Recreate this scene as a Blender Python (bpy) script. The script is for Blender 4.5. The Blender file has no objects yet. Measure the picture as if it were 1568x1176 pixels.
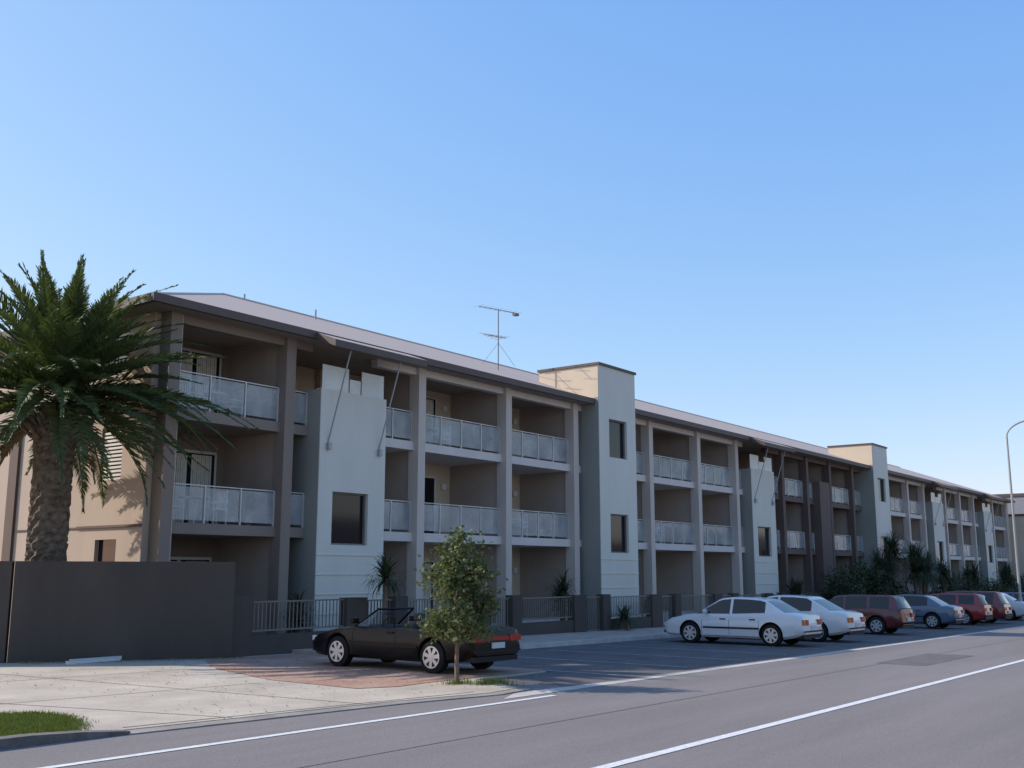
import bpy, bmesh, math, random
from mathutils import Vector, Matrix
random.seed(7)
sc=bpy.context.scene
col=sc.collection
def gz(x):
    return -0.012*(min(max(x,-40),140)-8)

# ---------------- materials
def mat(name,c,rough=.7,var=.15,scale=3.0,metal=0,bump=0,bscale=40,alpha=1,spec=.5,c2=None,trans=0,detail=6,coat=0,stretch=None,speck=0):
    m=bpy.data.materials.new(name); m.use_nodes=True
    nt=m.node_tree; p=nt.nodes['Principled BSDF']
    p.inputs['Roughness'].default_value=rough; p.inputs['Metallic'].default_value=metal
    p.inputs['Specular IOR Level'].default_value=spec
    p.inputs['Alpha'].default_value=alpha
    p.inputs['Coat Weight'].default_value=coat
    tc=nt.nodes.new('ShaderNodeTexCoord')
    if var>0 or c2:
        n=nt.nodes.new('ShaderNodeTexNoise'); n.inputs['Scale'].default_value=scale; n.inputs['Detail'].default_value=detail
        n.inputs['Roughness'].default_value=.65
        if stretch:
            mp=nt.nodes.new('ShaderNodeMapping'); mp.inputs['Scale'].default_value=stretch
            nt.links.new(tc.outputs['Object'],mp.inputs['Vector']); nt.links.new(mp.outputs[0],n.inputs['Vector'])
        else: nt.links.new(tc.outputs['Object'],n.inputs['Vector'])
        r=nt.nodes.new('ShaderNodeValToRGB')
        r.color_ramp.elements[0].position=.32; r.color_ramp.elements[1].position=.68
        a=c2 if c2 else [x*(1-var) for x in c]; b=c if c2 else [min(1,x*(1+var)) for x in c]
        r.color_ramp.elements[0].color=(*a,1); r.color_ramp.elements[1].color=(*b,1)
        nt.links.new(n.outputs['Fac'],r.inputs['Fac']); outc=r.outputs['Color']
        if speck:
            n3=nt.nodes.new('ShaderNodeTexNoise'); n3.inputs['Scale'].default_value=22; n3.inputs['Detail'].default_value=8; n3.inputs['Roughness'].default_value=.8
            nt.links.new(tc.outputs['Object'],n3.inputs['Vector'])
            mr=nt.nodes.new('ShaderNodeMapRange'); mr.inputs[1].default_value=.3; mr.inputs[2].default_value=.7; mr.inputs[3].default_value=1-speck; mr.inputs[4].default_value=1+speck
            mx3=nt.nodes.new('ShaderNodeVectorMath'); mx3.operation='SCALE'
            nt.links.new(n3.outputs['Fac'],mr.inputs[0]); nt.links.new(outc,mx3.inputs[0]); nt.links.new(mr.outputs[0],mx3.inputs['Scale']); outc=mx3.outputs[0]
        nt.links.new(outc,p.inputs['Base Color'])
    else: p.inputs['Base Color'].default_value=(*c,1)
    if bump>0:
        n2=nt.nodes.new('ShaderNodeTexNoise'); n2.inputs['Scale'].default_value=bscale; n2.inputs['Detail'].default_value=4
        nt.links.new(tc.outputs['Object'],n2.inputs['Vector'])
        b=nt.nodes.new('ShaderNodeBump'); b.inputs['Strength'].default_value=bump; b.inputs['Distance'].default_value=.02
        nt.links.new(n2.outputs['Fac'],b.inputs['Height']); nt.links.new(b.outputs['Normal'],p.inputs['Normal'])
    if trans>0:
        out=nt.nodes['Material Output']; t=nt.nodes.new('ShaderNodeBsdfTranslucent'); t.inputs['Color'].default_value=(c[0]*1.3,c[1]*1.4,c[2]*.7,1)
        mx=nt.nodes.new('ShaderNodeMixShader'); mx.inputs[0].default_value=trans
        nt.links.new(p.outputs[0],mx.inputs[1]); nt.links.new(t.outputs[0],mx.inputs[2]); nt.links.new(mx.outputs[0],out.inputs[0])
    return m
M={}
SV=(1,1,.18)
M['asphalt']=mat('asphalt',(.245,.218,.205),.92,0,.5,bump=.5,bscale=60,c2=(.185,.165,.155),stretch=(.12,1,1),spec=.2,detail=9,speck=.16)
M['asphalt_bay']=mat('asphalt_bay',(.155,.142,.135),.9,0,1.2,bump=.5,bscale=60,c2=(.10,.093,.09),spec=.2,detail=9,speck=.16)
M['patch']=mat('asphalt_patch',(.15,.135,.128),.92,.15,2,bump=.5,bscale=60,spec=.2,speck=.15)
M['ground']=mat('ground_dirt',(.16,.14,.10),.95,.25,.3)
M['concrete']=mat('driveway_concrete',(.56,.485,.385),.92,0,.6,bump=.4,bscale=30,c2=(.38,.325,.26),detail=12,spec=.2,speck=.12)
M['gutter']=mat('gutter_concrete',(.34,.30,.25),.92,0,2,bump=.3,c2=(.20,.175,.15),speck=.15)
M['seam']=mat('joint_tar',(.09,.075,.065),.95,.3,5)
M['kerb']=mat('kerb_concrete',(.48,.44,.39),.9,.2,2,bump=.3)
M['kerbdark']=mat('kerb_weathered',(.15,.13,.115),.9,.35,5,bump=.4)
M['path']=mat('footpath_concrete',(.40,.31,.25),.9,.18,1.2,bump=.2)
M['line']=mat('road_paint',(.82,.81,.78),.7,0,18,c2=(.52,.50,.48),detail=10)
M['linebay']=mat('bay_paint',(.48,.48,.47),.7,0,9,c2=(.17,.16,.16),detail=10)
M['grass']=mat('grass',(.15,.18,.045),.9,0,3,c2=(.09,.12,.03),bump=.5,trans=.2,spec=.1)
M['lawn']=mat('lawn_base',(.12,.12,.045),.95,0,6,c2=(.14,.11,.065),bump=.5)
M['wallbrown']=mat('brown_render',(.098,.078,.064),.88,0,.7,bump=.25,bscale=25,c2=(.076,.061,.051),stretch=(1,1,.3),spec=.25)
M['taupe']=mat('taupe_render',(.245,.192,.155),.8,.08,1,stretch=SV)
M['light']=mat('light_render',(.58,.49,.42),.8,.06,1,stretch=SV)
M['fasciaslab']=mat('slab_edge_paint',(.66,.585,.525),.8,.06,1)
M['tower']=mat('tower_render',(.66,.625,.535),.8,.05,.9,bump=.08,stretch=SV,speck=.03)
M['tower_side_shade']=mat('tower_side_shade_tone',(.30,.295,.255),.8,.06,.9,stretch=SV)  # shade on the tower sides, put into a darker colour
M['cream']=mat('cream_render',(.64,.52,.385),.8,.05,1)
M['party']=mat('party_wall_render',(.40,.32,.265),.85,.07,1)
M['dark']=mat('dark_brown_render',(.14,.095,.078),.85,.08,1)
M['end']=mat('end_wall_render',(.47,.365,.29),.85,.07,.6,bump=.1,stretch=(1,1,.3))
M['fascia']=mat('fascia_paint',(.10,.068,.055),.6,.08,2)
M['soffit']=mat('soffit',(.33,.265,.215),.8,.05)
M['winglass']=mat('window_glass',(.012,.014,.016),.08,0,spec=.35)
M['frame']=mat('aluminium_frame',(.65,.62,.58),.4,0)
M['curtain']=mat('curtain',(.72,.68,.6),.9,.15,6)
M['bal']=mat('balustrade_glass',(.74,.76,.74),.1,0,1.1,alpha=.34,c2=(.36,.40,.41),detail=3)  # pale and dark patches in the colour stand in for reflections
M['balframe']=mat('balustrade_frame',(.62,.6,.56),.4,0,metal=.1)
M['iron']=mat('painted_iron',(.18,.155,.135),.5,.1)
M['steel']=mat('galvanised_steel',(.36,.36,.36),.5,.1,metal=.3)
M['white']=mat('white_paint',(.78,.76,.72),.5,.03)
M['bark']=mat('bark',(.18,.135,.10),.95,.35,12,bump=.8,bscale=30)
M['palmtrunk']=mat('palm_trunk',(.21,.155,.105),.95,0,7,c2=(.055,.04,.03),bump=.9,bscale=18)
M['frond']=mat('palm_frond',(.10,.13,.045),.55,0,1.1,c2=(.035,.055,.022),trans=.16,spec=.25)
M['deadfrond']=mat('dead_frond',(.16,.11,.06),.9,.3,2)
M['leaf']=mat('tree_leaf',(.15,.17,.075),.6,0,4,c2=(.045,.062,.027),trans=.2,spec=.25)
M['yucca']=mat('yucca_leaf',(.07,.09,.042),.6,0,3,c2=(.025,.035,.018),trans=.1,spec=.2)
M['purple']=mat('purple_pipe',(.18,.12,.2),.5,0)
M['blueg']=mat('blue_grey_cladding',(.24,.25,.28),.6,.06)
M['drygrass']=mat('dry_leaves',(.25,.18,.08),.95,.35,5)
def brickmat():
    m=bpy.data.materials.new('brick_paving'); m.use_nodes=True; nt=m.node_tree; p=nt.nodes['Principled BSDF']
    tc=nt.nodes.new('ShaderNodeTexCoord'); b=nt.nodes.new('ShaderNodeTexBrick'); b.inputs['Scale'].default_value=4
    b.inputs['Color1'].default_value=(.44,.235,.155,1); b.inputs['Color2'].default_value=(.32,.175,.12,1); b.inputs['Mortar'].default_value=(.25,.20,.16,1)
    b.inputs['Mortar Size'].default_value=.012
    n=nt.nodes.new('ShaderNodeTexNoise'); n.inputs['Scale'].default_value=.9; n.inputs['Detail'].default_value=8
    mx=nt.nodes.new('ShaderNodeMixRGB'); mx.inputs[2].default_value=(.44,.34,.26,1)
    r=nt.nodes.new('ShaderNodeMapRange'); r.inputs[1].default_value=.45; r.inputs[2].default_value=.7; r.inputs[4].default_value=.7
    nt.links.new(tc.outputs['Object'],n.inputs['Vector']); nt.links.new(n.outputs['Fac'],r.inputs[0]); nt.links.new(r.outputs[0],mx.inputs[0])
    nt.links.new(tc.outputs['Object'],b.inputs['Vector']); nt.links.new(b.outputs['Color'],mx.inputs[1]); nt.links.new(mx.outputs[0],p.inputs['Base Color']); p.inputs['Roughness'].default_value=.9
    return m
M['brick']=brickmat()
def roofmat():
    m=bpy.data.materials.new('corrugated_roof'); m.use_nodes=True; nt=m.node_tree; p=nt.nodes['Principled BSDF']
    p.inputs['Base Color'].default_value=(.56,.435,.35,1); p.inputs['Roughness'].default_value=.7; p.inputs['Specular IOR Level'].default_value=.2
    tc=nt.nodes.new('ShaderNodeTexCoord'); w=nt.nodes.new('ShaderNodeTexWave'); w.inputs['Scale'].default_value=1.2; w.bands_direction='X'
    b=nt.nodes.new('ShaderNodeBump'); b.inputs['Strength'].default_value=.35; b.inputs['Distance'].default_value=.03
    nt.links.new(tc.outputs['Object'],w.inputs['Vector']); nt.links.new(w.outputs['Fac'],b.inputs['Height']); nt.links.new(b.outputs['Normal'],p.inputs['Normal'])
    return m
M['roof']=roofmat()

# ---------------- mesh helpers
class MB:
    def __init__(s): s.v=[]; s.f=[]; s.m=[]
    def quad(s,pts,mi=0):
        i=len(s.v); s.v+= [tuple(p) for p in pts]; s.f.append(tuple(range(i,i+len(pts)))); s.m.append(mi)
    def box(s,x0,x1,y0,y1,z0,z1,mi=0):
        i=len(s.v)
        s.v+=[(x0,y0,z0),(x1,y0,z0),(x1,y1,z0),(x0,y1,z0),(x0,y0,z1),(x1,y0,z1),(x1,y1,z1),(x0,y1,z1)]
        for f in [(0,3,2,1),(4,5,6,7),(0,1,5,4),(1,2,6,5),(2,3,7,6),(3,0,4,7)]:
            s.f.append(tuple(i+k for k in f)); s.m.append(mi)
    def prism(s,poly,z0,z1,mi=0,slope=True):
        i=len(s.v);n=len(poly)
        g=gz if slope else (lambda x:0)
        s.v+=[(x,y,g(x)+z0) for x,y in poly]+[(x,y,g(x)+z1) for x,y in poly]
        s.f.append(tuple(i+k for k in range(n))[::-1]); s.f.append(tuple(i+n+k for k in range(n)))
        s.m+= [mi,mi]
        for k in range(n):
            k2=(k+1)%n; s.f.append((i+k,i+k2,i+n+k2,i+n+k)); s.m.append(mi)
    def tube(s,a,b,r0,r1=None,n=8,mi=0,cap=True):
        if r1 is None:r1=r0
        a=Vector(a);b=Vector(b);d=(b-a)
        if d.length<1e-6:return
        q=d.to_track_quat('Z','Y'); i=len(s.v)
        for P,r in((a,r0),(b,r1)):
            for k in range(n):
                t=2*math.pi*k/n; s.v.append(tuple(P+q@Vector((r*math.cos(t),r*math.sin(t),0))))
        for k in range(n):
            k2=(k+1)%n; s.f.append((i+k,i+k2,i+n+k2,i+n+k)); s.m.append(mi)
        if cap:
            s.f.append(tuple(i+k for k in range(n))[::-1]); s.f.append(tuple(i+n+k for k in range(n))); s.m+=[mi,mi]
    def obj(s,name,mats,parent=None,smooth=False,ang=None):
        me=bpy.data.meshes.new(name); me.from_pydata(s.v,[],s.f)
        for m in (mats if isinstance(mats,list) else [mats]): me.materials.append(m)
        me.polygons.foreach_set('material_index',s.m); me.update()
        if smooth or ang:
            me.shade_smooth()
            if ang: me.set_sharp_from_angle(angle=math.radians(ang))
        o=bpy.data.objects.new(name,me); col.objects.link(o)
        if parent: o.parent=parent
        return o
def empty(name,loc=(0,0,0)):
    e=bpy.data.objects.new(name,None); e.location=loc; col.objects.link(e); return e

# ---------------- ground & roads
g=MB()
xs=[-1500,-40,140,1500]
for a,b in zip(xs[:-1],xs[1:]):
    g.quad([(a,-1500,gz(a)),(b,-1500,gz(b)),(b,1500,gz(b)),(a,1500,gz(a))])
g.obj('ground',M['ground'])
def flat(name,poly,off,m,parent=None):
    b=MB(); b.quad([(x,y,gz(x)+off) for x,y in poly]); return b.obj(name,m,parent)
b=MB()
for xa,xb in((-40,140),(140,900)): b.quad([(xa,1.2,gz(xa)+.006),(xb,1.2,gz(xb)+.006),(xb,10.6,gz(xb)+.006),(xa,10.6,gz(xa)+.006)])
b.obj('road',M['asphalt'])
flat('verge_road_edge',[(-30,10.6),(15.8,10.6),(15.8,11.4),(-30,11.4)],.006,M['asphalt'])
flat('parking_bay_surface',[(15.8,10.6),(112,10.6),(112,17.3),(18.2,17.3),(18.2,12.6),(15.8,12.3)],.006,M['asphalt_bay'])
flat('asphalt_apron',[(112,10.6),(139,10.6),(139,17.3),(112,17.3)],.007,M['asphalt_bay'])
flat('road_repair_patch',[(25.0,7.1),(29.5,7.1),(29.6,8.3),(25.1,8.25)],.010,M['patch'])
flat('road_repair_seam',[(-30,8.05),(120,8.05),(120,8.07),(-30,8.07)],.009,M['seam'])
b=MB()
def ln(x0,x1,y0,y1,o=.012): b.quad([(x0,y0,gz(x0)+o),(x1,y0,gz(x1)+o),(x1,y1,gz(x1)+o),(x0,y1,gz(x0)+o)])
ln(-40,140,5.69,5.83)
ln(-40,14.4,9.86,9.98)
b.obj('road_marking',M['line'])
b=MB()
for k in range(34):
    x0=18.25+2.75*k
    ln(x0,x0+.1,11.0,16.6)
b.obj('parking_bay_marking',M['linebay'])
b=MB(); b.quad([(13.4,10.2,gz(13.4)+.011),(112,10.2,gz(112)+.011),(112,10.42,gz(112)+.011),(17.5,10.44,gz(17.5)+.011),(14.9,10.6,gz(14.9)+.011),(14.2,10.58,gz(14.2)+.011)])
b.obj('concrete_gutter',M['kerb'])
b=MB(); b.prism([(7.6,11.55),(12,11.2),(13.9,10.85),(14.9,11.0),(15.6,12.5),(18,12.6),(18,17.3),(18,20.3),(16,20.3),(12,22.6),(-30,36),(-30,11.7),(7.0,11.6)],-.1,.03)
b.obj('driveway',M['concrete'])
b=MB(); b.prism([(7.55,11.24),(12,10.92),(13.9,10.6),(14.95,10.75),(14.9,10.985),(13.9,10.835),(12,11.185),(7.6,11.535)],-.1,.022); b.obj('driveway_channel',M['gutter'])
b=MB()
def joint(p,q,w=.022,o=.034):
    p=Vector(p);q=Vector(q);n=(q-p).normalized();n=Vector((-n.y,n.x))*w/2
    b.quad([(a.x,a.y,gz(a.x)+o) for a in (p-n,q-n,q+n,p+n)])
joint((9.2,11.45),(5.5,24)); joint((11.4,11.28),(10.2,22.5)); joint((5.5,15.3),(12.5,14.9)); joint((4,18.6),(13.6,18.2)); joint((7.75,11.7),(13.8,11.1),.03)
b.obj('driveway_joints',M['seam'])
flat('brick_paving',[(12.9,12.9),(13.6,12.6),(14.6,12.7),(18,12.65),(18,20.0),(15.2,20.0),(13.9,17.9),(13.0,15.2)],.038,M['brick'])
b=MB(); b.prism([(18,17.42),(112,17.42),(112,20.6),(18,20.6)],-.1,.12); b.obj('footpath',M['path'])
b=MB(); b.prism([(18,17.27),(112,17.27),(112,17.42),(18,17.42)],-.1,.13); b.obj('kerb',M['kerb'])
b=MB(); b.prism([(-30,1.0),(112,1.0),(112,1.2),(-30,1.2)],-.1,.13); b.obj('kerb',M['kerb'])
b=MB(); b.prism([(-30,-1.2),(112,-1.2),(112,1.0),(-30,1.0)],-.1,.12); b.obj('footpath',M['path'])
lawn=[(-30,11.6),(6.8,11.62),(7.25,11.85),(7.6,12.35),(7.9,13.1),(7.85,13.75),(7.3,14.1),(-30,14.5)]
flat('lawn',lawn,.036,M['lawn'])
b=MB()
def kseg(p,q,h0,h1):
    i=len(b.v)
    for (x,y),h in((p,h0),(q,h1)):
        b.v+=[(x,y,gz(x)-.05),(x,y,gz(x)+h),(x,y+.2,gz(x)+h),(x,y+.2,gz(x)-.05)]
    for ff in((0,1,5,4),(1,2,6,5),(2,3,7,6),(0,3,2,1),(4,5,6,7)): b.f.append(tuple(i+k for k in ff)); b.m.append(0)
kseg((-30,11.3),(6.4,11.34),.12,.115); kseg((6.4,11.34),(7.0,11.32),.115,.09); kseg((7.0,11.32),(7.58,11.28),.09,.045)
b.obj('kerb',M['kerbdark'])
b=MB()
def inpoly(x,y):
    c=False;n=len(lawn)
    for i in range(n):
        x1,y1=lawn[i];x2,y2=lawn[(i+1)%n]
        if (y1>y)!=(y2>y) and x<(x2-x1)*(y-y1)/(y2-y1)+x1: c=not c
    return c
for i in range(48000):
    x=random.uniform(4.6,8.1); y=random.uniform(11.55,14.6)
    if not inpoly(x+random.gauss(0,.08),y+random.gauss(0,.08)): continue
    h=random.uniform(.015,.06); a=random.uniform(0,6.28); w=.006; z=gz(x)+.034
    dx,dy=math.cos(a)*w,math.sin(a)*w; lx,ly=random.uniform(-.04,.04),random.uniform(-.04,.04)
    b.quad([(x-dx,y-dy,z),(x+dx,y+dy,z),(x+lx,y+ly,z+h)])
b.obj('grass',M['grass'])
b=MB()
for i in range(1800):
    u=random.random(); x=12+4.2*u; y=22.25-2.2*u-abs(random.gauss(0,.28))-.05
    if random.random()<.3: x=random.uniform(9,17); y=random.uniform(11.3,20)
    a=random.uniform(0,6.28); l=random.uniform(.02,.05); z=gz(x)+.042
    b.quad([(x,y,z),(x+l*math.cos(a),y+l*math.sin(a),z+random.uniform(.004,.02)),(x+l*math.cos(a+1.2),y+l*math.sin(a+1.2),z+.006)])
b.obj('leaf_litter',M['drygrass'])
b=MB(); b.box(12.55,13.75,21.02,21.14,gz(13)+.035,gz(13)+.10); b.box(12.7,13.9,21.18,21.26,gz(13)+.035,gz(13)+.12); b.obj('timber_planks',M['frame'])

# ---------------- apartment building
B=empty('apartment_building')
cols_mb={k:MB() for k in('taupe','light','dark')}
slabs={k:MB() for k in('taupe','light','dark')}
party=MB(); back=MB(); backc=MB(); wg=MB(); fr=MB(); cur=MB(); bal=MB(); bf=MB(); pipe=MB(); ac=MB()
F1,F2=3.12,6.04; ZT=8.45
segs=[(15.6,20.5,[15.75,19.6],'taupe'),(23.2,34.9,[25.2,29.9,34.3],'light'),(37.75,50.1,[40.3,44.9,49.1],'light'),
(53.0,68.3,[55,58.6,62.3,66.3],'dark'),(71.3,83,[73.5,78,82],'light'),(86,99,[88,92.5,97],'light'),(102,110,[104,109.6],'light')]
YS=22.7; YB=25.2
def brail(xa,xb,zf):
    L=xb-xa
    if L<.25:return
    n=max(1,round(L/1.05)); w=L/n
    bf.box(xa,xb,22.785,22.815,zf+.97,zf+.995)
    for i in range(n+1):
        xx=xa+i*w; xx=min(max(xx,xa+.02),xb-.02); bf.box(xx-.018,xx+.018,22.77,22.83,zf,zf+.968)
    for i in range(n): bal.box(xa+i*w+.05,xa+(i+1)*w-.05,22.79,22.80,zf+.08,zf+.93)
for x0,x1,cs,st in segs:
    for c in cs:
        cols_mb[st].box(c-.17,c+.17,22.5,22.92,-1.6,ZT+.1)
        party.box(c-.09,c+.09,22.925,YB,-1.6,ZT+.1)
        pipe.tube((c+.23,22.62,gz(c)),(c+.23,22.62,ZT),.035)
    for zt in(F1,F2):
        slabs[st].box(x0-.0,x1+.0,YS,YB+.0,zt-.28,zt)
    slabs[st].box(x0,x1,22.62,22.88,ZT-.22,ZT+.12)
    if st!='taupe': slabs[st].box(x0,x1,22.9,YB,-1.6,.1)
    else: slabs[st].box(x0,x1,21.8,YB,-1.6,.05)
    edges=[x0]+cs+[x1]
    for a,c in zip(edges[:-1],edges[1:]):
        if c-a<.5: continue
        xa=a+(.18 if a in cs else 0); xb=c-(.18 if c in cs else 0)
        for zf in(F1,F2): brail(xa,xb,zf)
        if c-a>3:
            for zf in(.1,F1,F2):
                d1=c-(1.0 if c-a>4 else .45); d0=d1-2.1
                fr.box(d0-.06,d1+.06,YB-.05,YB-.001,zf+2.12,zf+2.2)
                for xx in(d0-.03,(d0+d1)/2,d1+.03): fr.box(xx-.035,xx+.035,YB-.05,YB-.001,zf+.02,zf+2.12)
                wg.box(d0,d1,YB-.03,YB-.01,zf+.02,zf+2.12)
                pc=.95 if st=='taupe' else .55
                if random.random()<pc:
                    w=random.uniform(.3,.8) if st!='taupe' else 1.7; xx=d1-.1
                    n=int(w/.07)
                    for q in range(n):
                        if st=='taupe' and 9<q<12: continue
                        cur.box(xx-.07*(q+1),xx-.07*q-.012,YB-.045+.006*(q%2),YB-.034,zf+.06,zf+2.08)
                if c-a>4: ac.box(c-.62,c-.42,YB-.12,YB-.02,zf+1.75,zf+1.95)
    back.box(x0,x1,YB+.0,YB+.2,-1.6,ZT+.1) if st in('taupe','dark') else backc.box(x0,x1,YB,YB+.2,-1.6,ZT+.1)
fu=MB()
def chair(x,y,z,a):
    R=lambda u,v:(x+u*math.cos(a)-v*math.sin(a),y+u*math.sin(a)+v*math.cos(a))
    def bx(u0,u1,v0,v1,z0,z1):
        P=[R(u0,v0),R(u1,v0),R(u1,v1),R(u0,v1)]; i=len(fu.v)
        fu.v+=[(p[0],p[1],z+z0) for p in P]+[(p[0],p[1],z+z1) for p in P]
        for ff in [(0,3,2,1),(4,5,6,7),(0,1,5,4),(1,2,6,5),(2,3,7,6),(3,0,4,7)]: fu.f.append(tuple(i+k for k in ff)); fu.m.append(0)
    for u in(-.22,.19):
        for v in(-.22,.19): bx(u,u+.035,v,v+.035,0,.42)
    bx(-.24,.24,-.24,.24,.42,.46)
    for k in range(5): bx(-.22+.1*k,-.18+.1*k,.2,.23,.46,.9)
    bx(-.24,.24,.2,.24,.9,.95); bx(-.24,-.2,-.24,.24,.62,.65); bx(.2,.24,-.24,.24,.62,.65)
def table(x,y,z):
    fu.tube((x,y,z),(x,y,z+.7),.03); fu.tube((x,y,z+.7),(x,y,z+.73),.42,n=20); fu.tube((x,y,z),(x,y,z+.03),.22,n=14)
for (x,y,z) in[(17.3,23.5,F1),(31.8,23.9,F1),(27.2,23.9,F2),(42.5,23.8,F1),(47,23.8,F2),(18.0,23.9,F2)]:
    table(x,y,z); chair(x-.7,y,z,math.pi/2); chair(x+.75,y+.1,z,-math.pi/2)
fu.obj('balcony_furniture',M['white'],B)
pp=MB(); po=MB()
for (x,y,z) in[(29.2,23.3,F2),(33.7,23.4,F1),(26,23.3,F1),(44.1,23.3,F2),(41.2,23.4,F2),(48.3,23.3,F1),(57.6,23.3,F2),(75,23.3,F1),(19.0,23.4,F1)]:
    po.tube((x,y,z),(x,y,z+.3),.11,.16,12)
    for k in range(130):
        a=random.uniform(0,6.28); e=random.uniform(.1,1.5); L=random.uniform(.3,.75); dd=Vector((math.cos(a)*math.cos(e),math.sin(a)*math.cos(e),math.sin(e))); s_=Vector((-math.sin(a),math.cos(a),0))*.025
        p0=Vector((x,y,z+.3)); m_=p0+dd*L*.6; pp.quad([p0,m_+s_,p0+dd*L,m_-s_])
po.obj('plant_pots',M['taupe'],B); pp.obj('pot_plant_leaves',M['yucca'],B)
for k in cols_mb:
    cols_mb[k].obj('columns_'+k,M[k],B); slabs[k].obj('floor_slabs_'+k,M['fasciaslab'] if k=='light' else M[k],B)
party.obj('party_walls',M['party'],B); back.obj('back_wall_taupe',M['taupe'],B); backc.obj('back_wall_cream',M['cream'],B)
wg.obj('sliding_door_glass',M['winglass'],B); fr.obj('sliding_door_frames',M['frame'],B); cur.obj('curtains',M['curtain'],B)
bal.obj('balustrade_glass',M['bal'],B); bf.obj('balustrade_frame',M['balframe'],B); pipe.obj('downpipes',M['light'],B); ac.obj('wall_vents',M['white'],B)
def holed(mb,x0,x1,y0,y1,z0,z1,holes,mi=0):
    hx0,hx1=holes[0][0],holes[0][1]
    mb.box(x0,hx0,y0,y1,z0,z1,mi); mb.box(hx1,x1,y0,y1,z0,z1,mi)
    z=z0
    for h in holes:
        mb.box(hx0,hx1,y0,y1,z,h[2],mi); z=h[3]
    mb.box(hx0,hx1,y0,y1,z,z1,mi)
tw=MB(); tg=MB(); tf=MB(); cap=MB(); glassscreen=MB(); tshade=MB(); tsunlit=MB()
def window(x0,x1,y,z0,z1):
    tg.box(x0,x1,y+.17,y+.19,z0,z1)
    for a,b_ in((x0,x0+.05),(x1-.05,x1)): tf.box(a,b_,y+.1,y+.165,z0,z1)
    tf.box(x0+.05,x1-.05,y+.1,y+.165,z0,z0+.05); tf.box(x0+.05,x1-.05,y+.1,y+.165,z1-.05,z1)
def short_tower(x0,x1):
    hx0,hx1=x0+.55,x1-.7
    holed(tw,x0,x1,22.2,22.4,-1.6,7.12,[(hx0,hx1,2.65,4.17)])
    tw.box(x0,x1,22.4,YB,-1.6,7.0,0)
    tshade.box(x0-.012,x0-.002,22.22,YB-.01,-1.5,7.1)  # thin skin carrying the painted side shade
    window(hx0,hx1,22.2,2.65,4.17)
    for z in(.7,1.25,1.8,2.35): tw.box(x0-.015,x1+.015,22.18,22.198,z,z+.03)
    glassscreen.box(x0+.1,x0+1.15,22.28,22.30,7.13,7.85); glassscreen.box(x1-1.0,x1-.05,22.28,22.30,7.13,7.85)
    glassscreen.box(x0+1.2,x1-1.05,22.28,22.30,7.13,7.55)
def tall_tower(x0,x1):
    hx0,hx1=x0+.75,x1-.72
    holed(tw,x0,x1,21.8,22.0,-1.6,10.05,[(hx0,hx1,2.62,4.15),(hx0,hx1,6.4,7.95)])
    tw.box(x0,x1,22.0,24.7,-1.6,10.05,0)
    tshade.box(x0-.012,x0-.002,21.82,24.7,-1.5,8.72); tsunlit.box(x0-.012,x0-.002,21.82,24.69,8.725,10.04)  # skins: painted shade below the eave, cream as painted sunlight above
    window(hx0,hx1,21.8,2.62,4.15); window(hx0,hx1,21.8,6.4,7.95)
    cap.box(x0-.06,x1+.06,21.74,24.76,10.05,10.15)
    for z in(.7,1.25,1.8,2.35): tw.box(x0-.015,x1+.015,21.78,21.798,z,z+.03)
short_tower(20.5,23.2); tall_tower(34.9,37.75); short_tower(50.1,53.0); tall_tower(68.3,71.3); short_tower(83,86); short_tower(99,102)
tw.obj('tower_walls',M['tower'],B); tg.obj('tower_window_glass',M['winglass'],B); tf.obj('tower_window_frames',M['iron'],B); cap.obj('tower_cap_flashing',M['fascia'],B)
tshade.obj('tower_side_shade_skin',M['tower_side_shade'],B); tsunlit.obj('tower_parapet_sunlit_skin',M['cream'],B)
glassscreen.obj('parapet_screens',mat('obscured_glass',(.85,.85,.8),.3,.08,1.5,alpha=.7),B)
o=MB(); o.box(59.9,61.5,22.3,YB,-1.6,7.1); o.obj('brown_pier',M['dark'],B)
ew=MB()
def ewall(y0,y1,z0,z1): ew.box(15.38,15.58,y0,y1,z0,z1)
ewall(22.93,24.0,-1.6,8.5); ewall(24.95,38,-1.6,8.5)
z=-1.6
for h0,h1 in((1.3,2.7),(4.2,5.6),(7.1,8.2)):
    ewall(24.0,24.95,z,h0); z=h1
ewall(24,24.95,z,8.5)
ew.obj('end_wall',M['end'],B)
o=MB(); lv=MB()
for h0,h1 in((1.3,2.7),(4.2,5.6),(7.1,8.2)):
    o.box(15.5,15.52,24.0,24.95,h0,h1)
    n=int((h1-h0)/.1)
    if h0>4:
        for k in range(n): lv.box(15.42,15.46,24.03,24.92,h0+.1*k+.02,h0+.1*k+.075)
o.obj('end_window_glass',M['winglass'],B); lv.obj('end_window_louvres',M['white'],B)
o=MB(); o.box(15.30,15.378,29.0,29.45,-1.6,8.5); o.box(15.33,15.378,22.95,25.8,F1-.12,F1-.06); o.box(15.35,15.378,25.8,29,F2-.12,F2-.08); o.box(15.35,15.378,25.8,29,F1-.12,F1-.08)
o.obj('end_wall_pilaster',M['dark'],B)
o=MB(); o.tube((15.28,26.8,-.3),(15.28,26.8,8.3),.07); o.obj('end_wall_pipe',M['purple'],B)
o=MB(); o.box(15.6,110,25.42,38,-1.6,8.45); o.obj('main_walls',M['cream'],B)
o=MB(); o.box(110.0,110.2,22.5,38,-1.6,8.5); o.obj('far_end_wall',M['cream'],B)
X0,X1,Y0,Y1,ZE,ZR=14.75,111,22.05,38.5,8.66,11.75
Yr=(Y0+Y1)/2; rr=Yr-Y0
r=MB()
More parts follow.
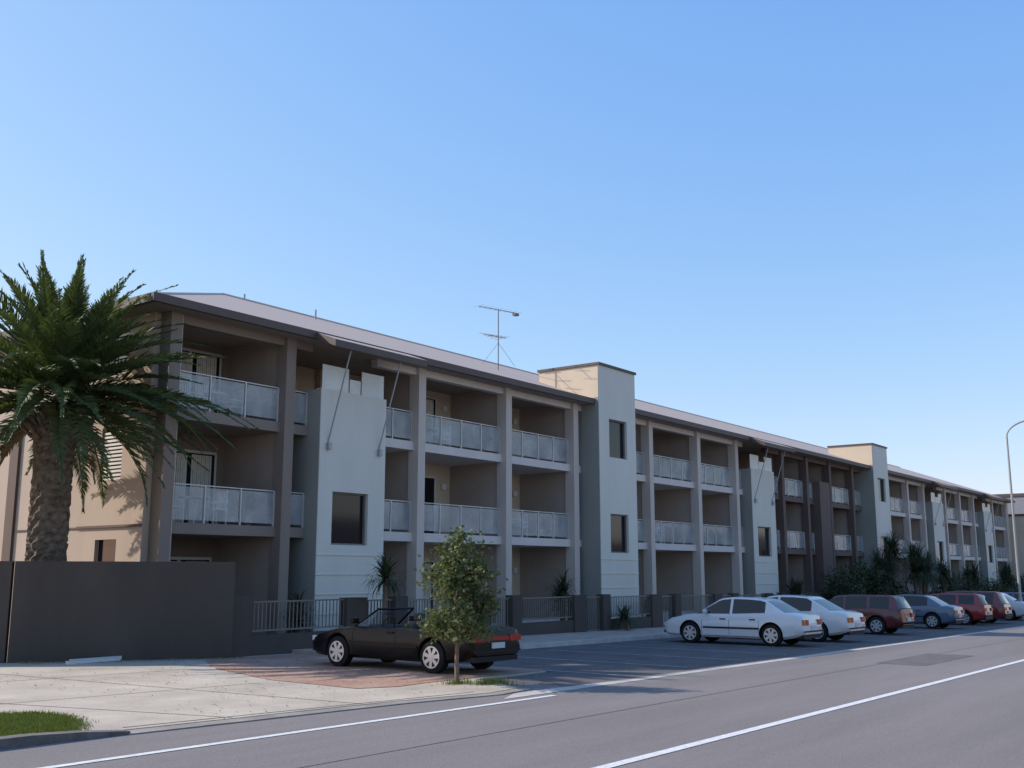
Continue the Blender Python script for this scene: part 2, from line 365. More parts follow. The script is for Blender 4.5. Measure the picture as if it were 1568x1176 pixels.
A=(X0,Y0,ZE);Bp=(X1,Y0,ZE);C=(X1,Y1,ZE);D=(X0,Y1,ZE);E=(X0+rr,Yr,ZR);Fp=(X1-rr,Yr,ZR)
r.quad([A,Bp,Fp,E]); r.quad([Bp,C,Fp]); r.quad([C,D,E,Fp]); r.quad([D,A,E])
r.obj('roof',M['roof'],B)
r=MB(); r.tube((E[0],E[1],ZR),(Fp[0],Fp[1],ZR),.06); r.tube(A,E,.04); r.obj('ridge_capping',M['roof'],B)
s=MB(); s.box(X0+.03,X1-.03,Y0+.03,Y1-.03,ZE-.2,ZE-.12); s.obj('soffit',M['soffit'],B)
f=MB(); f.box(X0-.1,X1+.1,Y0-.1,Y0+.02,ZE-.2,ZE+.015); f.box(X0-.1,X0+.02,Y0+.02,Y1,ZE-.2,ZE+.015); f.box(X1-.02,X1+.1,Y0+.02,Y1,ZE-.2,ZE+.015)
rd=MB()
for x0,x1 in((20.0,23.9),(49.6,53.5),(82.5,86.5),(98.5,102.5)):
    i=[(x0,21.15,ZE-.32),(x1,21.15,ZE-.32),(x1,22.6,ZE+.22),(x0,22.6,ZE+.22)]
    lo=[(a,b_,c-.2) for a,b_,c in i]
    rd.quad(i,0)
    f.quad(lo[::-1]); f.quad([lo[0],lo[1],i[1],i[0]]); f.quad([lo[1],lo[2],i[2],i[1]]); f.quad([lo[3],lo[0],i[0],i[3]])
rd.obj('eave_canopy_sheets',M['roof'],B)
f.obj('fascia_and_gutter',M['fascia'],B)
st=MB()
for xx in(20.8,22.9,50.4,52.6,83.3,85.6,99.3,101.6):
    st.tube((xx,22.19,5.55),(xx,21.35,8.15),.022); st.box(xx-.06,xx+.06,22.08,22.19,5.35,5.55)
st.obj('eave_struts',M['steel'],B)
o=MB()
for xx,yy in((24.0,Yr),(26.6,Yr-1)): o.tube((xx,yy,ZR-.7),(xx,yy,ZR+(.22 if yy==Yr else 0.0)),.035)
o.obj('roof_vents',M['steel'],B)
an=MB(); ax,ay,az=33.8,26,10.1
an.tube((ax,ay,az-.1),(ax,ay,12.75),.022)
an.tube((ax-1.0,ay+.25,12.7),(ax+.95,ay-.3,12.7),.015)
for k in range(9):
    t=k/8; px=ax-1+1.95*t; py=ay+.25-.55*t; L=.3-.015*k
    an.tube((px-.1*L,py-L,12.72),(px+.1*L,py+L,12.72),.008)
an.box(ax+.7,ax+.95,ay-.38,ay-.2,12.58,12.68)
an.tube((ax-.7,ay+.2,11.55),(ax+.4,ay-.1,11.55),.014)
for k in range(5): an.tube((ax-.7+.25*k,ay-.35,11.45+.03*k),(ax-.7+.25*k,ay+.45,11.65-.03*k),.01)
an.tube((ax,ay,11.3),(ax+.9,ay-.2,10.4),.007); an.tube((ax,ay,11.3),(ax-.8,ay+.2,10.3),.007)
an.obj('tv_antenna',M['iron'])

# ---------------- boundary walls, fences
w=MB()
def seg(mb,p,q,th,z0,z1):
    p=Vector(p);q=Vector(q);d=(q-p).normalized();n=Vector((-d.y,d.x))*th
    i=len(mb.v); P=[p,q,q+n,p+n]
    mb.v+=[(a.x,a.y,z0) for a in P]+[(a.x,a.y,z1) for a in P]
    for ff in [(0,3,2,1),(4,5,6,7),(0,1,5,4),(1,2,6,5),(2,3,7,6),(3,0,4,7)]:
        mb.f.append(tuple(i+k for k in ff)); mb.m.append(0)
seg(w,(11.9,22.3),(16.0,20.05),.2,-.4,2.12)
seg(w,(4.0,29.5),(11.85,22.33),.2,-.4,2.12)
seg(w,(16.02,20.2),(16.7,20.2),.25,-.4,1.32)
w.obj('boundary_wall',M['wallbrown'])
fe=empty('front_fence'); fw=MB(); fi=MB()
def rails(x0,x1):
    fw.box(x0,x1,20.25,20.42,gz(x0)-.3,gz(x0)+.5)
    zb=gz(x0)+.58; zt=gz(x0)+1.3
    fi.box(x0,x1,20.31,20.35,zt-.04,zt); fi.box(x0,x1,20.31,20.35,zb-.0,zb+.04)
    n=int((x1-x0)/.12)
    for k in range(n+1):
        xx=x0+(x1-x0)*k/n; fi.box(xx-.011,xx+.011,20.32,20.34,zb+.04,zt-.04)
rails(16.72,19.8)
x=19.8
while x<108:
    fw.box(x,x+.75,20.2,20.5,gz(x)-.3,gz(x)+1.36)
    zt=gz(x)+1.25
    for k in range(9):
        xx=x+.8+.12*k; fi.box(xx-.012,xx+.012,20.33,20.36,gz(x)+.15,zt)
    fi.box(x+.76,x+1.84,20.32,20.37,zt,zt+.04); fi.box(x+.76,x+1.84,20.32,20.37,gz(x)+.12,gz(x)+.15)
    fw.box(x+1.85,x+2.35,20.2,20.5,gz(x)-.3,gz(x)+1.36)
    rails(x+2.36,x+5.39); x+=5.4
fw.obj('fence_piers',M['wallbrown'],fe); fi.obj('fence_railings',M['iron'],fe)

# ---------------- palm
def frond(mb,base,az,el,L,droop,nl=40,lw=.06,ll=.52,mi=0,curl=0):
    n=nl; ds=L/n
    prev=Vector(base)
    for k in range(n):
        t=k/n
        e=el-droop*(t**1.5); a=az+curl*t
        d=Vector((math.cos(a)*math.cos(e),math.sin(a)*math.cos(e),math.sin(e)))
        side=Vector((-math.sin(a),math.cos(a),0)); up=side.cross(d)*-1
        if up.z<0 and abs(e)<1.4: up=-up
        q=prev+d*ds
        r=.035*(1-t)+.006
        mb.quad([prev-side*r,prev+side*r,q+side*r,q-side*r],mi)
        if t>.08:
            l=ll*math.sin(min(1,(t-.03)*1.2)*math.pi*.84+.3)*random.uniform(.8,1.1)
            if l>.05:
                for sg in(-1,1):
                  for h in(0,.5):
                    b0=prev+d*ds*h
                    dirv=(side*sg*(.75-.3*t)+d*(.55+.35*t)+up*random.uniform(.1,.45)).normalized()
                    m=b0+dirv*l*.55; tip=b0+dirv*l+Vector((0,0,-.14*l*random.uniform(.3,1.6)))
                    wv=(d*.8+up*random.uniform(-.6,.6)).normalized()*lw*.5
                    mb.quad([b0-wv*.6,b0+wv*.6,m+wv,m-wv],mi); mb.quad([m-wv,m+wv,tip],mi)
        prev=q
P=empty('palm_tree')
px,py=13.1,23.2; zc=6.0
t=MB(); n=22; rings=[]
zb=gz(px)-.1; H=5.7
nr=70
for k in range(nr+1):
    u=k/nr; z=zb+(H-zb)*u; r=.46-.05*math.sin(u*2.5)+(.16*max(0,(u-.82)/.18))+(.1*max(0,(.06-u)/.06))
    ring=[]
    for j in range(n):
        a=2*math.pi*j/n; rr_=r+(.035 if (j+(k//2))%2==(k%2) else -.02)+random.uniform(-.012,.012)
        ring.append(len(t.v)); t.v.append((px+rr_*math.cos(a),py+rr_*math.sin(a),z))
    rings.append(ring)
for k in range(nr):
    for j in range(n):
        t.f.append((rings[k][j],rings[k][(j+1)%n],rings[k+1][(j+1)%n],rings[k+1][j])); t.m.append(0)
t.f.append(tuple(rings[-1])); t.m.append(0)
for k in range(70):
    a=random.uniform(0,6.28); z=random.uniform(4.9,5.9)
    t.tube((px+.5*math.cos(a),py+.5*math.sin(a),z),(px+.85*math.cos(a),py+.85*math.sin(a),z+.3),.06,.03,5)
t.obj('trunk',M['palmtrunk'],P)
c=MB()
N=140
for k in range(N):
    u=k/N
    el=math.radians(84-108*u**.8+random.uniform(-9,9)); az=k*2.39996+random.uniform(-.25,.25)
    L=random.uniform(2.9,3.9)*(1 if u>.15 else .95)
    base=(px+.18*math.cos(az),py+.18*math.sin(az),zc+.3-.45*u)
    frond(c,base,az,el,L,random.uniform(.35,1.1)*(1.0 if u>.2 else .8),curl=random.uniform(-.2,.4),lw=.052)
for az,L in((-.75,4.7),(-.95,4.5),(-.5,4.4),(-1.2,4.2),(-.2,4.0)):
    frond(c,(px+.2*math.cos(az),py+.2*math.sin(az),zc-.1),az,math.radians(random.uniform(2,14)),L,.85,ll=.5,curl=-.12)
c.obj('fronds',M['frond'],P)
c=MB()
for k in range(10):
    az=k*2.4; frond(c,(px+.35*math.cos(az),py+.35*math.sin(az),zc-.45),az,math.radians(random.uniform(-45,-25)),random.uniform(1.2,2.0),.7,nl=22,ll=.3)
c.obj('dead_fronds',M['deadfrond'],P)

# ---------------- small street tree
def small_tree(name,x,y,h,cw,n=2600,ls=.075,z0=.9,seed=1,m='leaf',ncl=34):
    rnd=random.Random(seed); T=empty(name); zg=gz(x)
    t=MB(); top=h*.78
    pts=[Vector((x,y,zg-.1))]
    for k in range(1,7): pts.append(Vector((x+rnd.uniform(-.04,.04),y+rnd.uniform(-.04,.04),zg+top*k/6)))
    for k in range(6): t.tube(pts[k],pts[k+1],.045*(1-.11*k),.045*(1-.11*(k+1)),8,cap=False)
    tips=[]
    for k in range(20):
        s=pts[rnd.randint(2,5)]; a=rnd.uniform(0,6.28)
        L=cw*rnd.uniform(.25,.5)
        e=s+Vector((math.cos(a)*L,math.sin(a)*L,rnd.uniform(.1,.5)*h*.3)); mid=(s+e)/2+Vector((0,0,.06))
        t.tube(s,mid,.018,.012,5,cap=False); t.tube(mid,e,.012,.005,5,cap=False); tips+=[e,mid,(mid+e)/2]
    tips+=[pts[6]+Vector((0,0,.15)),pts[6],pts[5]]
    t.obj('trunk_and_limbs',M['bark'],T,smooth=True)
    c=MB()
    clumps=[]
    for tp in tips: clumps.append((tp,rnd.uniform(.12,.24)*cw))
    for k in range(ncl):
        u=rnd.random(); zz=zg+z0+(h-z0)*u; R=cw*.5*(.6+.5*math.sin(math.pi*min(1,u*.9+.12)))*(1-.35*u); a=rnd.uniform(0,6.28); R*=rnd.uniform(.3,1)**.6
        clumps.append((Vector((x+R*math.cos(a),y+R*math.sin(a),zz)),rnd.uniform(.1,.17)*cw))
    for k in range(n):
        cp,cr=rnd.choice(clumps)
        d=Vector((rnd.gauss(0,1),rnd.gauss(0,1),rnd.gauss(0,1))); p=cp+d*cr*.5
        if p.z<zg+z0*.8: continue
        u=Vector((rnd.gauss(0,1),rnd.gauss(0,1),rnd.gauss(0,.7)-.3)).normalized(); v=u.cross(Vector((rnd.gauss(0,1),rnd.gauss(0,1),rnd.gauss(0,1)))).normalized()
        l=ls*rnd.uniform(.7,1.3); w=l*.34
        c.quad([p,p+u*l*.5+v*w,p+u*l,p+u*l*.5-v*w])
    c.obj('foliage',M[m],T)
small_tree('street_tree',14.7,12.2,2.66,1.28,n=6200,ls=.085,seed=3,z0=.95,ncl=50)
def yucca(name,x,y,h,R,heads=1,n=60,seed=0,zoff=0,trunk=True):
    rnd=random.Random(seed); T=empty(name); t=MB(); c=MB(); zg=gz(x)+zoff
    for hd in range(heads):
        hx,hy=x+(rnd.uniform(-.35,.35) if heads>1 else 0),y+(rnd.uniform(-.35,.35) if heads>1 else 0); hz=zg+h*(rnd.uniform(.6,1) if heads>1 else 1)
        if trunk: t.tube((x,y,zg-.1),(hx,hy,hz),.07,.05,8)
        for k in range(n):
            a=rnd.uniform(0,6.28); e=math.radians(rnd.uniform(-35,88)); L=R*rnd.uniform(.75,1.1); p=Vector((hx,hy,hz)); w=.028
            for s in range(4):
                ee=e-.35*s*(s/3); d=Vector((math.cos(a)*math.cos(ee),math.sin(a)*math.cos(ee),math.sin(ee))); sd=Vector((-math.sin(a),math.cos(a),0))
                q=p+d*L/4; w0=w*(1-s/4)**.6; w1=w*(1-(s+1)/4)**.6 if s<3 else .001
                c.quad([p-sd*w0,p+sd*w0,q+sd*w1,q-sd*w1]); p=q
    if trunk: t.obj('stem',M['bark'],T)
    c.obj('leaves',M['yucca'],T)
yucca('yucca_plant',20.6,19.6,1.85,.85,1,140,1)
yucca('yucca_plant',31.2,21.1,1.6,1.0,3,80,2)
yucca('yucca_plant',33.4,19.7,.7,.7,2,50,3)
yucca('yucca_plant',47.6,19.2,1.7,1.1,3,90,4)
yucca('yucca_plant',18.9,21.1,1.1,.7,2,70,9)
yucca('yucca_plant',36.9,21.0,.9,.7,2,60,10)
for i,(xx,yy,hh) in enumerate([(59.5,18.8,3.0),(62,18.9,4.0),(65,18.6,4.0),(68,19,3.6),(72,18.8,2.6),(80,19,2.6),(90,19,2.8),(100,19,2.4)]):
    yucca('cordyline_tree',xx,yy,hh,1.45,6,90,20+i)
for i,(xx,yy,hh,cw) in enumerate([(54.5,19.2,2.8,2.6),(58,19.3,3.0,2.6),(61,19.3,2.6,2.4),(76,19,2.3,2.5),(86,19,2.2,3),(95,19,2.4,3.5),(104,19,2.6,4)]):
    small_tree('garden_shrub',xx,yy,hh,cw,n=3000,ls=.14,z0=.2,seed=40+i,m='yucca')
# weeds around the tree base
b=MB(); rnd=random.Random(5)
for k in range(900):
    cx,cy,sp_=rnd.choice([(15.1,11.8,.16),(15.1,11.8,.16),(14.7,12.2,.12)])
    x=cx+rnd.gauss(0,sp_*1.3); y=cy+rnd.gauss(0,sp_); a=rnd.uniform(0,6.28); h=rnd.uniform(.03,.13); z=gz(x)+.0
    b.quad([(x-.006*math.cos(a),y-.006*math.sin(a),z),(x+.006*math.cos(a),y+.006*math.sin(a),z),(x+rnd.gauss(0,.04),y+rnd.gauss(0,.04),z+.03+h)])
b.obj('weeds',M['grass'])

# ---------------- cars
def lerp(tab,x):
    if x<=tab[0][0]: return tab[0][1]
    for (a,b_),(c_,d) in zip(tab[:-1],tab[1:]):
        if x<=c_: return b_+(d-b_)*(x-a)/(c_-a)
    return tab[-1][1]
TY=mat('tyre_rubber',(.018,.018,.018),.85,0,spec=.2); RIM=mat('alloy_rim',(.6,.6,.61),.3,0,metal=.6); TRIM=mat('black_trim',(.02,.02,.02),.6,0,spec=.25)
CG=mat('car_glass',(.01,.012,.013),.04,0,spec=.55); RED=mat('tail_light',(.40,.012,.010),.2,0); AMB=mat('indicator',(.5,.18,.02),.2,0); LAMP=mat('head_light',(.6,.6,.6),.15,0); PLATE=mat('number_plate',(.6,.6,.58),.5,0)
SEAT=mat('seat_fabric',(.05,.045,.04),.8,.1)
def paint(name,c,spec=.5,coat=.5): return mat(name,c,.25,0,coat=coat,spec=spec)
def make_car(name,x,y,pm,L=4.5,W=1.72,H=1.4,kind='sedan',rot=90):
    E=empty(name)
    hl=L/2; k=L/4.6; hw=W/2
    conv=kind=='conv'
    if conv:
        top=[(-2.3,.62),(-2.24,.84),(-2.0,.89),(-1.2,.87),(0,.83),(.9,.84),(1.4,.79),(2.0,.66),(2.22,.56),(2.3,.45)]
    else:
        top=[(-2.3,.60),(-2.24,.88),(-2.0,.95),(-1.3,.97),(0,.92),(.95,.91),(1.4,.86),(2.0,.74),(2.23,.64),(2.3,.5)]
    if kind=='hatch' or kind=='wagon': top[0]=(-2.3,.5); top[1]=(-2.24,.9)
    wid=[(-2.3,.86),(-2.15,.95),(-1.6,1),(1.3,1),(1.9,.95),(2.18,.84),(2.3,.70)]
    bot=[(-2.3,.36),(-2.0,.26),(-1.7,.2),(1.7,.2),(2.1,.22),(2.3,.30)]
    st=[-2.3,-2.28,-2.24,-2.15,-2.0,-1.8,-1.6,-1.3,-1.0,-.6,-.2,.2,.6,.95,1.15,1.4,1.6,1.8,2.0,2.12,2.2,2.26,2.3]
    def ringf(s):
        zt=lerp(top,s); w_=lerp(wid,s)*hw; zb_=lerp(bot,s)
        zm=min(.5,zt-.12); z2=zt-.13 if zt-.13>zm+.02 else zm+.02
        return [(w_*.86,zb_),(w_*.965,zb_+.07),(w_,zm),(w_*.985,z2),(w_*.94,zt-.03),(w_*.82,zt)],zt,zb_
    b=MB(); R=[]
    for s in st:
        hp,zt,zb_=ringf(s)
        pts=[(0,zb_)]+hp+[(hp[-1][0]*.5,zt+.018),(0,zt+.025)]
        full=pts+[(-a,c_) for a,c_ in pts[-2:0:-1]]
        idx=[]
        for a,c_ in full: idx.append(len(b.v)); b.v.append((s*k,a,c_))
        R.append(idx)
    n=len(R[0])
    for i in range(len(R)-1):
        for j in range(n):
            b.f.append((R[i][j],R[i][(j+1)%n],R[i+1][(j+1)%n],R[i+1][j])); b.m.append(0)
    b.f.append(tuple(R[0][::-1])); b.f.append(tuple(R[-1])); b.m+=[0,0]
    o=b.obj('body',[pm,TRIM],None)
    bm=bmesh.new(); bm.from_mesh(o.data); bmesh.ops.recalc_face_normals(bm,faces=bm.faces); bm.to_mesh(o.data); bm.free()
    wr=.31; wx=1.30*k; wxr=-1.32*k
    cu=MB()
    for cx in(wx,wxr):
        for sg in(-1,1): cu.tube((cx,sg*(hw-.26),wr+.02),(cx,sg*(hw+.1),wr+.02),wr+.055,n=28)
    if conv: cu.box(-1.0*k,.62*k,-hw+.17,hw-.17,.42,1.2)
    co=cu.obj('cutter',[TRIM],None)
    bm=bmesh.new(); bm.from_mesh(co.data); bmesh.ops.recalc_face_normals(bm,faces=bm.faces); bm.to_mesh(co.data); bm.free()
    md=o.modifiers.new('b','BOOLEAN'); md.object=co; md.operation='DIFFERENCE'; md.solver='EXACT'
    dg=bpy.context.evaluated_depsgraph_get(); me=bpy.data.meshes.new_from_object(o.evaluated_get(dg)); o.modifiers.clear(); o.data=me
    bpy.data.objects.remove(co)
    me.shade_smooth(); me.set_sharp_from_angle(angle=math.radians(32)); o.parent=E
    wm=MB(); rm=MB(); am=MB()
    for cx in(wx,wxr):
        for sg in(-1,1):
            y0=sg*(hw-.21); y1=sg*(hw-.02)
            wm.tube((cx,y0,wr),(cx,y1-sg*.02,wr),wr,n=32); wm.tube((cx,y1-sg*.02,wr),(cx,y1,wr),wr,wr-.03,n=32)
            am.tube((cx,y1,wr),(cx,y1+sg*.004,wr),wr*.66,n=24)
            rm.tube((cx,y1+sg*.001,wr),(cx,y1+sg*.016,wr),.055,n=14)
            for q in range(7):
                a=q*2*math.pi/7+.3; d=Vector((math.cos(a),0,math.sin(a))); nn=Vector((-math.sin(a),0,math.cos(a)))
                c0=Vector((cx,y1+sg*.012,wr)); p0=c0+d*.03; p1=c0+d*wr*.66
                rm.quad([p0-nn*.03,p0+nn*.03,p1+nn*.042,p1-nn*.042])
            for q in range(24):
                a=q*2*math.pi/24;a2=(q+1)*2*math.pi/24
                c0=Vector((cx,y1+sg*.014,wr))
                f_=lambda a,r_:c0+Vector((math.cos(a)*r_,0,math.sin(a)*r_))
                rm.quad([f_(a,wr*.6),f_(a2,wr*.6),f_(a2,wr*.69),f_(a,wr*.69)])
    wm.obj('tyres',TY,E,ang=40); am.obj('wheel_backs',TRIM,E); rm.obj('rims',RIM,E)
    tr=MB()
    def sy(s,z):
        hp,zt,zb_=ringf(s)
        for (a,c_),(a2,c2) in zip(hp[:-1],hp[1:]):
            if c_<=z<=c2 and c2>c_: return a+(a2-a)*(z-c_)/(c2-c_)
        return hp[2][0]
    doors=[-.95,.0,.9] if not conv else [-.35,.85]
    for s in doors:
        for sg in(-1,1):
            zs=[.3,.5,.7,lerp(top,s)-.04]
            for z0,z1 in zip(zs[:-1],zs[1:]):
                tr.quad([((s-.006)*k,sg*(sy(s,z0)+.003),z0),((s+.006)*k,sg*(sy(s,z0)+.003),z0),((s+.006)*k,sg*(sy(s,z1)+.003),z1),((s-.006)*k,sg*(sy(s,z1)+.003),z1)])
    ss=[-.95+.1*q for q in range(19)]
    for a,c_ in zip(ss[:-1],ss[1:]):
        for sg in(-1,1): tr.quad([(a*k,sg*(sy(a,.5)+.012),.47),(c_*k,sg*(sy(c_,.5)+.012),.47),(c_*k,sg*(sy(c_,.5)+.012),.52),(a*k,sg*(sy(a,.5)+.012),.52)])
    for s in([-.75,.2] if not conv else [-.2]):
        for sg in(-1,1):
            ya,yb=sorted((sg*(hw*.985-.01),sg*(hw*.985+.02))); tr.box((s-.09)*k,(s+.09)*k,ya,yb,.735,.765)
    tr.box(-hl-.03,-hl+.1,-hw*.84,hw*.84,.42,.46); tr.box(hl-.1,hl+.03,-hw*.66,hw*.66,.28,.36)
    tr.box(-hl+.02,-hl+.3,-hw*.8,hw*.8,.24,.34)
    tr.obj('trim',TRIM,E)
    rl=MB()
    for sg in(-1,1):
        ya,yb=sorted((sg*hw*.44,sg*hw*.74)); rl.box(-hl-.012,-hl+.12,ya,yb,.62,.77 if not conv else .74)
        ya,yb=sorted((sg*hw*.745,sg*hw*.88)); rl.box(-hl-.010,-hl+.2,ya,yb,.62,.77 if not conv else .74,1 if not conv else 0)
    if conv: rl.box(-hl-.010,-hl+.12,-hw*.42,hw*.42,.64,.72)
    rl.obj('tail_lights',[RED,AMB],E)
    hlp=MB()
    for sg in(-1,1):
        ya,yb=sorted((sg*hw*.40,sg*hw*.72)); hlp.box(hl-.16,hl+.0,ya,yb,.50,.60)
    hlp.obj('head_lights',LAMP,E)
    pl=MB(); pl.box(-hl-.03,-hl-.0,-.2,.2,.49,.60); pl.obj('number_plate',PLATE,E)
    mi=MB()
    for sg in(-1,1):
        ya,yb=sorted((sg*(hw-.06),sg*(hw+.13))); mi.box(.70*k,.80*k,ya,yb,.90,1.02)
    mo=mi.obj('wing_mirrors',pm,E); bv=mo.modifiers.new('b','BEVEL'); bv.width=.025; bv.segments=2
    if conv:
        g_=MB(); wz=1.19
        g_.quad([(.98*k,-hw*.76,.84),(.98*k,hw*.76,.84),(.42*k,hw*.62,wz),(.42*k,-hw*.62,wz)])
        g_.quad([(.98*k,hw*.76,.84),(.55*k,hw*.8,.84),(.42*k,hw*.62,wz)])
        g_.obj('windscreen',mat('windscreen_glass',(.25,.3,.32),.04,0,alpha=.45),E)
        fr_=MB()
        for sg in(-1,1): fr_.tube((.98*k,sg*hw*.77,.83),(.42*k,sg*hw*.63,wz),.022)
        fr_.tube((.42*k,-hw*.63,wz),(.42*k,hw*.63,wz),.022)
        fr_.tube((.66*k,-.1,1.08),(.66*k,.1,1.08),.02)
        fr_.obj('windscreen_frame',pm,E)
        s_=MB()
        for sy_ in(-.36,.36):
            s_.box(-.45*k,.05*k,sy_-.24,sy_+.24,.42,.58); s_.box(-.62*k,-.47*k,sy_-.24,sy_+.24,.42,.95); s_.box(-.62*k,-.5*k,sy_-.13,sy_+.13,.97,1.13)
        s_.box(-.98*k,-.8*k,-.6,.6,.42,.80); s_.box(.45*k,.6*k,-.65,.65,.5,.86)
        so=s_.obj('seats_and_dashboard',SEAT,E); bv=so.modifiers.new('b','BEVEL'); bv.width=.04; bv.segments=3
        s2=MB(); s2.box(-1.45*k,-1.0*k,-.62,.62,.86,.95); h=s2.obj('folded_soft_top',SEAT,E); bv=h.modifiers.new('b','BEVEL'); bv.width=.04; bv.segments=3
        s3=MB()
        for q in range(20):
            a=q*2*math.pi/20;a2=(q+1)*2*math.pi/20
            s3.tube((.3*k-.06*math.sin(a),.36+.18*math.cos(a),.86+.17*math.sin(a)),(.3*k-.06*math.sin(a2),.36+.18*math.cos(a2),.86+.17*math.sin(a2)),.014,n=5)
        s3.obj('steering_wheel',TRIM,E)
    else:
        if kind=='sedan': rl_=[(-1.72,.955),(-1.5,1.08),(-1.12,1.3),(-.95,H-.03),(-.5,H),(0,H+.005),(.3,H-.03),(.42,H-.08),(.72,1.13),(1.08,.90)]; c0=-1.12; fr0=.38
        else: rl_=[(-2.22,.93),(-2.1,1.15),(-1.98,H-.06),(-1.8,H-.01),(-.5,H+.01),(0,H),(.3,H-.03),(.42,H-.08),(.72,1.13),(1.08,.90)]; c0=-1.95; fr0=.38
        gs=sorted(set([p[0] for p in rl_]+[-.08,.0,-1.0,-.93,-.7,-1.05]+([-1.6,-1.35] )))
        g_=MB(); R=[]
        for s in gs:
            z=lerp(rl_,s); f_=(z-.9)/(H-.9); zbse=.88; wb=hw*.90; wt=hw*(.90-.20*max(f_,0))
            pts=[(wb,zbse),(wt+.0,max(z-.05,zbse+.005)),(wt*.9,z),(0,z+.015)]
            full=pts+[(-a,c_) for a,c_ in pts[-2::-1]]
            idx=[]
            for a,c_ in full: idx.append(len(g_.v)); g_.v.append((s*k,a,c_))
            R.append(idx)
        for i in range(len(R)-1):
            m_=(gs[i]+gs[i+1])/2
            for j in range(6):
                sidef=j in(0,5); edge=j in(1,4)
                if sidef:
                    mi_=1
                    if -.09<m_<0.0: mi_=0
                    if m_<-1.13 and kind=='sedan': mi_=0
                    if kind!='sedan' and (-1.06<m_<-.93 or m_<-1.8): mi_=0
                elif edge: mi_=0
                else: mi_=1 if (m_>fr0 or m_<c0) else 0
                g_.f.append((R[i][j],R[i][j+1],R[i+1][j+1],R[i+1][j])); g_.m.append(mi_)
        g_.obj('cabin_and_windows',[pm,CG],E,ang=25)
    E.location=(x,y,gz(x))
    E.rotation_euler=(Matrix.Rotation(.012,4,'Y')@Matrix.Rotation(math.radians(rot),4,'Z')).to_euler()
    E.location.z=gz(x)+(.036 if x<18 else .008)
    return E
make_car('parked_convertible',16.7,15.15,paint('black_paint',(.004,.004,.0055),.22,.05),L=4.6,W=1.72,kind='conv')
make_car('parked_car',30.35,14.0,paint('white_car_paint',(.68,.68,.68)),L=4.55,W=1.72,H=1.38,rot=91)
make_car('parked_car',33.7,13.9,paint('white_car_paint',(.66,.65,.63)),L=4.7,W=1.75,H=1.42)
make_car('parked_car',40.1,14.0,paint('maroon_paint',(.11,.016,.018)),L=4.3,W=1.70,H=1.4,kind='hatch')
make_car('parked_car',46.9,13.9,paint('blue_paint',(.085,.125,.19)),L=4.3,W=1.68,H=1.38)
make_car('parked_car',52.2,13.9,paint('red_paint',(.26,.02,.02)),L=4.2,W=1.68,H=1.4,kind='hatch')
make_car('parked_car',55.2,13.9,paint('dark_red_paint',(.16,.02,.025)),L=4.6,W=1.72,H=1.5,kind='wagon')
make_car('parked_car',60.8,13.9,paint('silver_paint',(.5,.51,.53)),L=4.4,W=1.7,H=1.42)
make_car('parked_car',63.8,13.9,paint('blue_car_paint',(.05,.08,.2)),L=4.2,W=1.7,H=1.4,kind='hatch')

# ---------------- street lamp
S=MB(); lx,ly=62,12.4; zg=gz(lx)
S.tube((lx,ly,zg),(lx,ly,zg+1.2),.12,.11,12); S.tube((lx,ly,zg+1.2),(lx,ly,9.2),.08,.05,12)
prev=Vector((lx,ly,9.2))
for k in range(1,9):
    a=k/8*math.pi/2; q=Vector((lx+.3*(1-math.cos(a)),ly-1.6*(1-math.cos(a)),9.2+.9*math.sin(a))); S.tube(prev,q,.045,n=8,cap=False); prev=q
q=prev+Vector((.2,-.9,.0)); S.tube(prev,q,.04); S.tube(q-Vector((0,0,.02)),q+Vector((.1,-.6,-.02)),.09,.07,10)
S.obj('street_lamp',M['steel'])

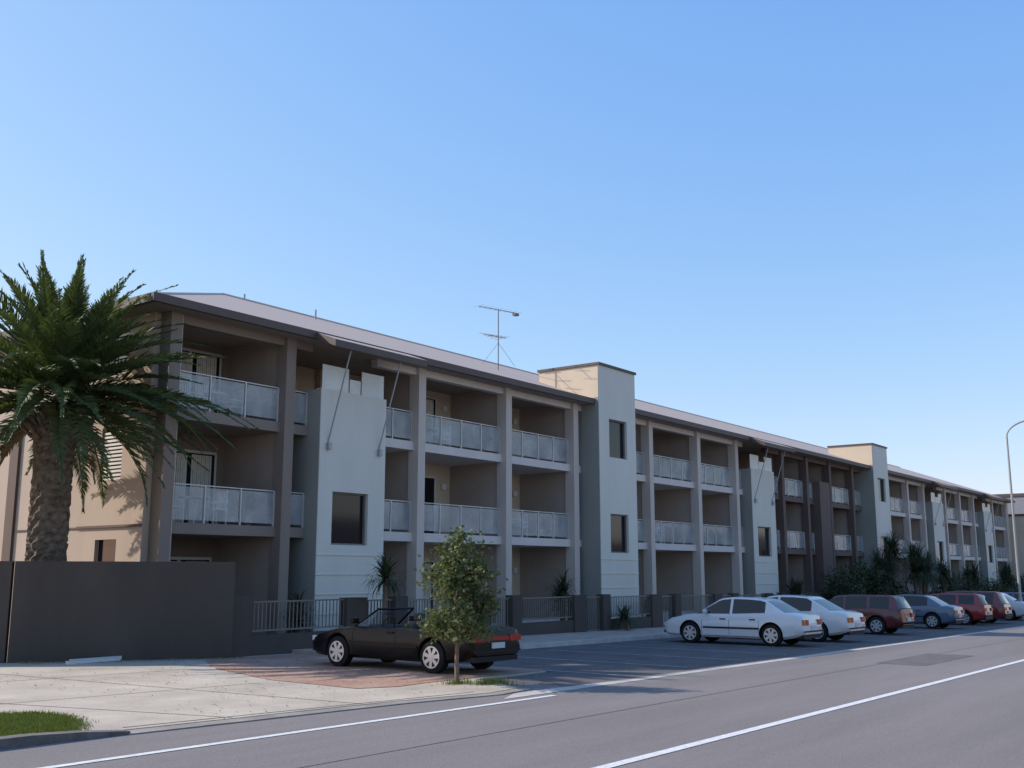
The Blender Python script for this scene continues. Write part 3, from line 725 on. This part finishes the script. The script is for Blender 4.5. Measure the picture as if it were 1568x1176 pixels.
# neighbouring buildings, then an unseen house row added for reflections
nb=empty('neighbouring_building'); o=MB(); o.box(119,150,19.5,40,-2,9.6); o.obj('walls',M['blueg'],nb)
o=MB(); o.box(118.9,150.1,19.4,40.1,9.6,9.9); o.obj('parapet',M['fascia'],nb)
o=MB()
for xx in range(121,148,4):
    for zz in(1,4.2,7): o.box(xx,xx+2,19.45,19.49,zz,zz+1.5)
o.obj('windows',M['winglass'],nb)
nb=empty('garage_building'); o=MB(); o.box(111.5,117,20.5,30,-2,7.2); o.obj('walls',M['cream'],nb); o=MB(); o.box(111.4,117.1,20.4,30.1,7.2,7.4); o.obj('roof',M['fascia'],nb)
for i,(xa,xb,hh) in enumerate([(-20,4,5),(8,26,5.5),(31,50,5),(56,80,6),(86,110,5.5),(118,160,7)]):  # unseen row behind the camera, added so windows reflect something dark
    nb=empty('unseen_reflection_house'); o=MB(); o.box(xa,xb,-28,-18,-2,hh-2); o.obj('walls',M['taupe'],nb)
    o=MB(); a,b_,c_,d_=(xa-.5,-28.5,hh-2.1),(xb+.5,-28.5,hh-2.1),(xb+.5,-17.5,hh-2.1),(xa-.5,-17.5,hh-2.1); e_,f_=(xa+4,-23,hh+.6),(xb-4,-23,hh+.6)
    o.quad([d_,c_,f_,e_]); o.quad([a,e_,f_,b_]); o.quad([a,d_,e_]); o.quad([b_,f_,c_]); o.obj('roof',M['fascia'],nb)
    o=MB(); n=int((xb-xa)/4)
    for q in range(n): o.box(xa+1+4*q,xa+3+4*q,-17.99,-17.95,.9,2.2)
    o.obj('windows',M['winglass'],nb)

# ---------------- world, sun, camera
elev=math.radians(34.8)
d=Vector((.45*math.cos(elev),-.893*math.cos(elev),-math.sin(elev))).normalized()
w=bpy.data.worlds.new('World'); sc.world=w; w.use_nodes=True; nt=w.node_tree
sky=nt.nodes.new('ShaderNodeTexSky'); sky.sky_type='NISHITA'; sky.sun_disc=False; sky.sun_elevation=elev
sky.sun_rotation=math.atan2(-d.x,-d.y); sky.air_density=1.0; sky.dust_density=.6; sky.ozone_density=2.0
sp=nt.nodes.new('ShaderNodeSeparateColor'); cb=nt.nodes.new('ShaderNodeCombineColor')
nt.links.new(sky.outputs[0],sp.inputs[0])
for i,(gain,pw) in enumerate([(1.34,.93),(2.02,.64),(4.45,.25)]):
    p_=nt.nodes.new('ShaderNodeMath'); p_.operation='POWER'; p_.inputs[1].default_value=pw
    m_=nt.nodes.new('ShaderNodeMath'); m_.operation='MULTIPLY'; m_.inputs[1].default_value=gain
    nt.links.new(sp.outputs[i],p_.inputs[0]); nt.links.new(p_.outputs[0],m_.inputs[0]); nt.links.new(m_.outputs[0],cb.inputs[i])
nt.links.new(cb.outputs[0],nt.nodes['Background'].inputs[0]); nt.nodes['Background'].inputs[1].default_value=.15
L=bpy.data.lights.new('sun','SUN'); L.energy=4.9; L.angle=math.radians(.5); L.color=(1,.92,.82)
lo=bpy.data.objects.new('sun',L); lo.rotation_euler=d.to_track_quat('-Z','Y').to_euler(); lo.location=(0,0,40); col.objects.link(lo)
cam=bpy.data.cameras.new('camera'); co=bpy.data.objects.new('camera',cam); col.objects.link(co)
cam.lens=36.73; cam.sensor_width=36; cam.clip_end=5000
co.location=(0,0,1.9)
th=math.radians(36.8); p=math.radians(10.17)
f=Vector((math.cos(th)*math.cos(p),math.sin(th)*math.cos(p),math.sin(p)))
co.rotation_euler=f.to_track_quat('-Z','Y').to_euler()
sc.camera=co
sc.view_settings.view_transform='Standard'; sc.view_settings.look='None'; sc.view_settings.exposure=0
